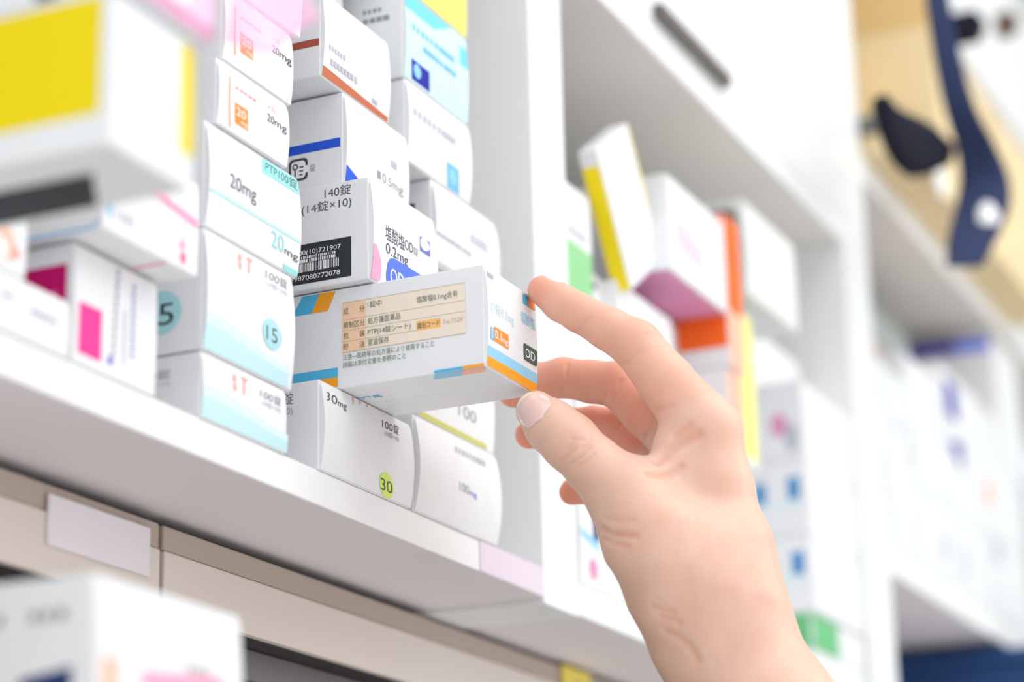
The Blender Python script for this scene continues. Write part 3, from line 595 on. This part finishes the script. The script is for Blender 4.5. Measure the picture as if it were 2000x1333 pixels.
crease([(1276, 1187), (1292, 1193), (1312, 1195)], .5, 1.2); crease([(1290, 1206), (1310, 1210), (1325, 1216)], .5, 1.2); crease([(1300, 1234), (1325, 1245), (1345, 1262), (1362, 1290)], .6, 1.6)
crease([(1264, 926), (1285, 930), (1310, 926), (1330, 912)], .9, 1.2); crease([(1282, 902), (1305, 880), (1335, 862), (1362, 850)], 1.1, 1.9); crease([(1313, 872), (1322, 852), (1345, 832)], .7, 1.6)
for a in ([(1262, 655), (1272, 650)], [(1268, 662), (1282, 657)], [(1276, 670), (1290, 666)], [(1282, 680), (1298, 676)]): crease(a, .22, .7)
CREASE += CREASE_NEW

def skin_mesh(vox=.66):
    P = np.array([c for ch in (INDEX, MIDDLE, RING, PINKY, THUMB, FORE) for c, r in ch])
    lo_, hi_ = P.min(0)-12, P.max(0)+40
    lo_[0] -= 34; lo_[2] -= 30; lo_[1] -= 30
    n = np.ceil((hi_-lo_)/vox).astype(int)+1; B = 6
    n = (np.ceil(n/B)*B).astype(int)+1
    vals = np.full(n, 9., np.float32)
    nb = (n-1)//B
    ctr = lo_+(np.stack(np.meshgrid(*[np.arange(k) for k in nb], indexing='ij'), -1).reshape(-1, 3)+.5)*B*vox
    dc = np.concatenate([sdf(c) for c in np.array_split(ctr, max(1, len(ctr)//60000))])
    hit = np.abs(dc) < B*vox*.95+2
    idx = np.stack(np.meshgrid(*[np.arange(k) for k in nb], indexing='ij'), -1).reshape(-1, 3)
    ins = idx[(dc < 0) & ~hit]
    for b in ins: vals[b[0]*B:(b[0]+1)*B+1, b[1]*B:(b[1]+1)*B+1, b[2]*B:(b[2]+1)*B+1] = -9
    mark = np.zeros(n, bool)
    for b in idx[hit]: mark[b[0]*B:(b[0]+1)*B+1, b[1]*B:(b[1]+1)*B+1, b[2]*B:(b[2]+1)*B+1] = True
    q = np.argwhere(mark)
    r = np.concatenate([sdf(lo_+c*vox) for c in np.array_split(q, max(1, len(q)//100000))])
    vals[mark] = r
    # surface nets
    neg = vals < 0
    c = np.zeros(np.array(neg.shape)-1, int)
    for i in (0, 1):
        for j in (0, 1):
            for k in (0, 1):
                c += neg[i:neg.shape[0]-1+i, j:neg.shape[1]-1+j, k:neg.shape[2]-1+k]
    cell = (c > 0) & (c < 8); cid = -np.ones(cell.shape, int); cells = np.argwhere(cell); cid[cell] = np.arange(len(cells))
    V = lo_+(cells+.5)*vox
    def grad(p, h=.25):
        return np.stack([sdf(p+e)-sdf(p-e) for e in np.eye(3)*h], 1)/(2*h)
    for _ in range(3):
        g = grad(V); d = sdf(V); V = V-g*(np.clip(d, -vox, vox)/np.maximum((g*g).sum(1), .2))[:, None]
    F = []
    for ax in range(3):
        a = [slice(None)]*3; b = [slice(None)]*3; a[ax] = slice(0, -1); b[ax] = slice(1, None)
        x = neg[tuple(a)] != neg[tuple(b)]; e = np.argwhere(x); s = neg[tuple(a)][x]
        u, v_ = (ax+1) % 3, (ax+2) % 3
        ok = (e[:, u] > 0) & (e[:, v_] > 0) & (e[:, u] < cid.shape[u]) & (e[:, v_] < cid.shape[v_]); e = e[ok]; s = s[ok]
        def cc(du, dv):
            w_ = e.copy(); w_[:, u] -= du; w_[:, v_] -= dv; return cid[w_[:, 0], w_[:, 1], w_[:, 2]]
        qd = np.stack([cc(1, 1), cc(0, 1), cc(0, 0), cc(1, 0)], 1)
        qd[~s] = qd[~s][:, ::-1]; F.append(qd)
    F = np.concatenate(F); F = F[(F >= 0).all(1)]
    return V, F, grad
V, F, grad = skin_mesh()
skin = bpy.data.materials.new('skin'); skin.use_nodes = True; nt = skin.node_tree; b = nt.nodes['Principled BSDF']
att = nt.nodes.new('ShaderNodeAttribute'); att.attribute_name = 'pink'
nz = nt.nodes.new('ShaderNodeTexNoise'); nz.inputs['Scale'].default_value = 70; nz.inputs['Detail'].default_value = 5
tc = nt.nodes.new('ShaderNodeTexCoord'); nt.links.new(tc.outputs['Object'], nz.inputs['Vector'])
r1 = nt.nodes.new('ShaderNodeValToRGB'); nt.links.new(nz.outputs['Fac'], r1.inputs[0])
r1.color_ramp.elements[0].position = .3; r1.color_ramp.elements[1].position = .75
r1.color_ramp.elements[0].color = (*lin((224, 182, 160)), 1); r1.color_ramp.elements[1].color = (*lin((233, 195, 175)), 1)
mx = nt.nodes.new('ShaderNodeMix'); mx.data_type = 'RGBA'
nt.links.new(att.outputs['Fac'], mx.inputs[0]); nt.links.new(r1.outputs[0], mx.inputs[6]); mx.inputs[7].default_value = (*lin((230, 140, 112)), 1)
nt.links.new(mx.outputs[2], b.inputs['Base Color'])
b.inputs['Roughness'].default_value = .42; b.inputs['Specular IOR Level'].default_value = .35
b.inputs['Subsurface Weight'].default_value = .42; b.inputs['Subsurface Radius'].default_value = (1, .38, .22); b.inputs['Subsurface Scale'].default_value = .007
n2 = nt.nodes.new('ShaderNodeTexVoronoi'); n2.inputs['Scale'].default_value = 900
nt.links.new(tc.outputs['Object'], n2.inputs['Vector'])
bp = nt.nodes.new('ShaderNodeBump'); bp.inputs['Strength'].default_value = .08; bp.inputs['Distance'].default_value = .0002
nt.links.new(n2.outputs['Distance'], bp.inputs['Height']); nt.links.new(bp.outputs[0], b.inputs['Normal'])
me = bpy.data.meshes.new('person'); me.vertices.add(len(V)); me.vertices.foreach_set('co', (V*S).ravel())
me.loops.add(F.size); me.loops.foreach_set('vertex_index', F.ravel())
me.polygons.add(len(F)); me.polygons.foreach_set('loop_start', np.arange(0, F.size, 4))
me.update(calc_edges=True); me.validate(); me.polygons.foreach_set('use_smooth', [True]*len(me.polygons)); me.materials.append(skin)
pk = np.zeros(len(V))
for ch, rr, am in ((INDEX, 9, .75), (MIDDLE, 13, .8), (RING, 13, .85), (PINKY, 10, .9), (THUMB, 7, .25)):
    pk = np.maximum(pk, am*np.exp(-(np.linalg.norm(V-ch[-1][0], axis=1)/rr)**2))
for ch, am in ((MIDDLE, .5), (RING, .55), (PINKY, .6), (INDEX, .22)):     # warm glow through the fingers, painted in as redder skin
    dm = np.min([seg(V, a[0], c_[0])[0]/max(a[1], c_[1]) for a, c_ in zip(ch[1:-1], ch[2:])], axis=0)
    pk = np.maximum(pk, am*np.clip(2.2-dm*1.1, 0, 1))
for pts, dep, wd in CREASE:
    if dep >= .25:
        e = np.min([seg(V, a, c_)[0] for a, c_ in zip(pts[:-1], pts[1:])], axis=0); pk = np.maximum(pk, .4*min(1, dep*1.2)*np.exp(-(e/(wd*.8))**2))
at_ = me.attributes.new('pink', 'FLOAT', 'POINT'); at_.data.foreach_set('value', pk.astype(np.float32))
person = bpy.data.objects.new('person', me); sc.collection.objects.link(person)
tag(person, 'bare right hand and forearm reaching up and pinching the half pulled-out carton', 'person')

NAIL = mat('nail_plate', (240, 205, 196), .16, .5, .02, 40, coat=.5); FREE = mat('nail_free_edge', (246, 238, 224), .3, .4, .01, 40)
def nail(c0, axis, out, wd, ln, label=None):
    axis = np.array(axis, float); axis /= np.linalg.norm(axis); out = np.array(out, float); out -= axis*(out@axis); out /= np.linalg.norm(out)
    lat = np.cross(axis, out); nu, nv = 20, 24; Vn = []; P0 = []
    for j in range(nv+1):
        t = -1+2*j/nv
        for i in range(nu+1):
            s = -1+2*i/nu
            # rounded outline
            k = (1-abs(t)**3.2)**(1/3.2) if t < 0 else (1-abs(t)**2.6*.75)**(1/2.4)
            P0.append(c0+lat*s*k*wd/2+axis*t*ln/2*(1-.16*s*s*(1 if t > 0 else .8))+out*9)
    P = np.array(P0)
    for _ in range(60):
        d = sdf(P); P = P-out*np.clip(d, -1, 1)[:, None]*.7
    rim = np.array([max(abs(-1+2*i/nu), abs(-1+2*j/nv) if j < nv/2 else 0) for j in range(nv+1) for i in range(nu+1)])
    P = P+out*(.38-.5*np.clip((rim-.86)/.14, 0, 1))[:, None]
    Fn = []; Mi = []
    for j in range(nv):
        for i in range(nu):
            a = j*(nu+1)+i; Fn.append([a, a+1, a+nu+2, a+nu+1]); Mi.append(1 if j >= nv-3 else 0)
    # thickness
    m_ = len(P); Q = P-out*.45; allV = [tuple(q) for q in P]+[tuple(q) for q in Q]
    for f in list(Fn): Fn.append([x+m_ for x in f[::-1]]); Mi.append(1)
    ring = [i for i in range(nu)] + [nu+j*(nu+1) for j in range(nv)] + [nv*(nu+1)+i for i in range(nu, 0, -1)] + [j*(nu+1) for j in range(nv, 0, -1)]
    for a, c_ in zip(ring, ring[1:]+ring[:1]): Fn.append([a, a+m_, c_+m_, c_]); Mi.append(1)
    o = new_obj('fingernail', allV, Fn, [NAIL, FREE], Mi, parent=person, smooth=True)
    if label: o['label'] = label
    return o
tip, base_ = THUMB[-1][0], THUMB[-3][0]
nail((tip*.86+base_*.14), tip-base_, -FW-RT*.1+UP*.05, 13.4, 15.0, 'glossy thumbnail with a pale free edge')
nail(INDEX[-1][0]*.8+INDEX[-2][0]*.2, INDEX[-1][0]-INDEX[-3][0], UP*.9+RT*.35+FW*.35, 8.6, 9.5)
nail(PINKY[-1][0]*.75+PINKY[-2][0]*.25, PINKY[-1][0]-PINKY[-3][0], UP*1+RT*-.1+FW*.5, 7.4, 8)
nail(MIDDLE[-1][0]*.8+MIDDLE[-2][0]*.2, MIDDLE[-1][0]-MIDDLE[-3][0], UP*.4+FW*1, 9, 9.5)
nail(RING[-1][0]*.8+RING[-2][0]*.2, RING[-1][0]-RING[-3][0], UP*.5+FW*1, 8.6, 9)
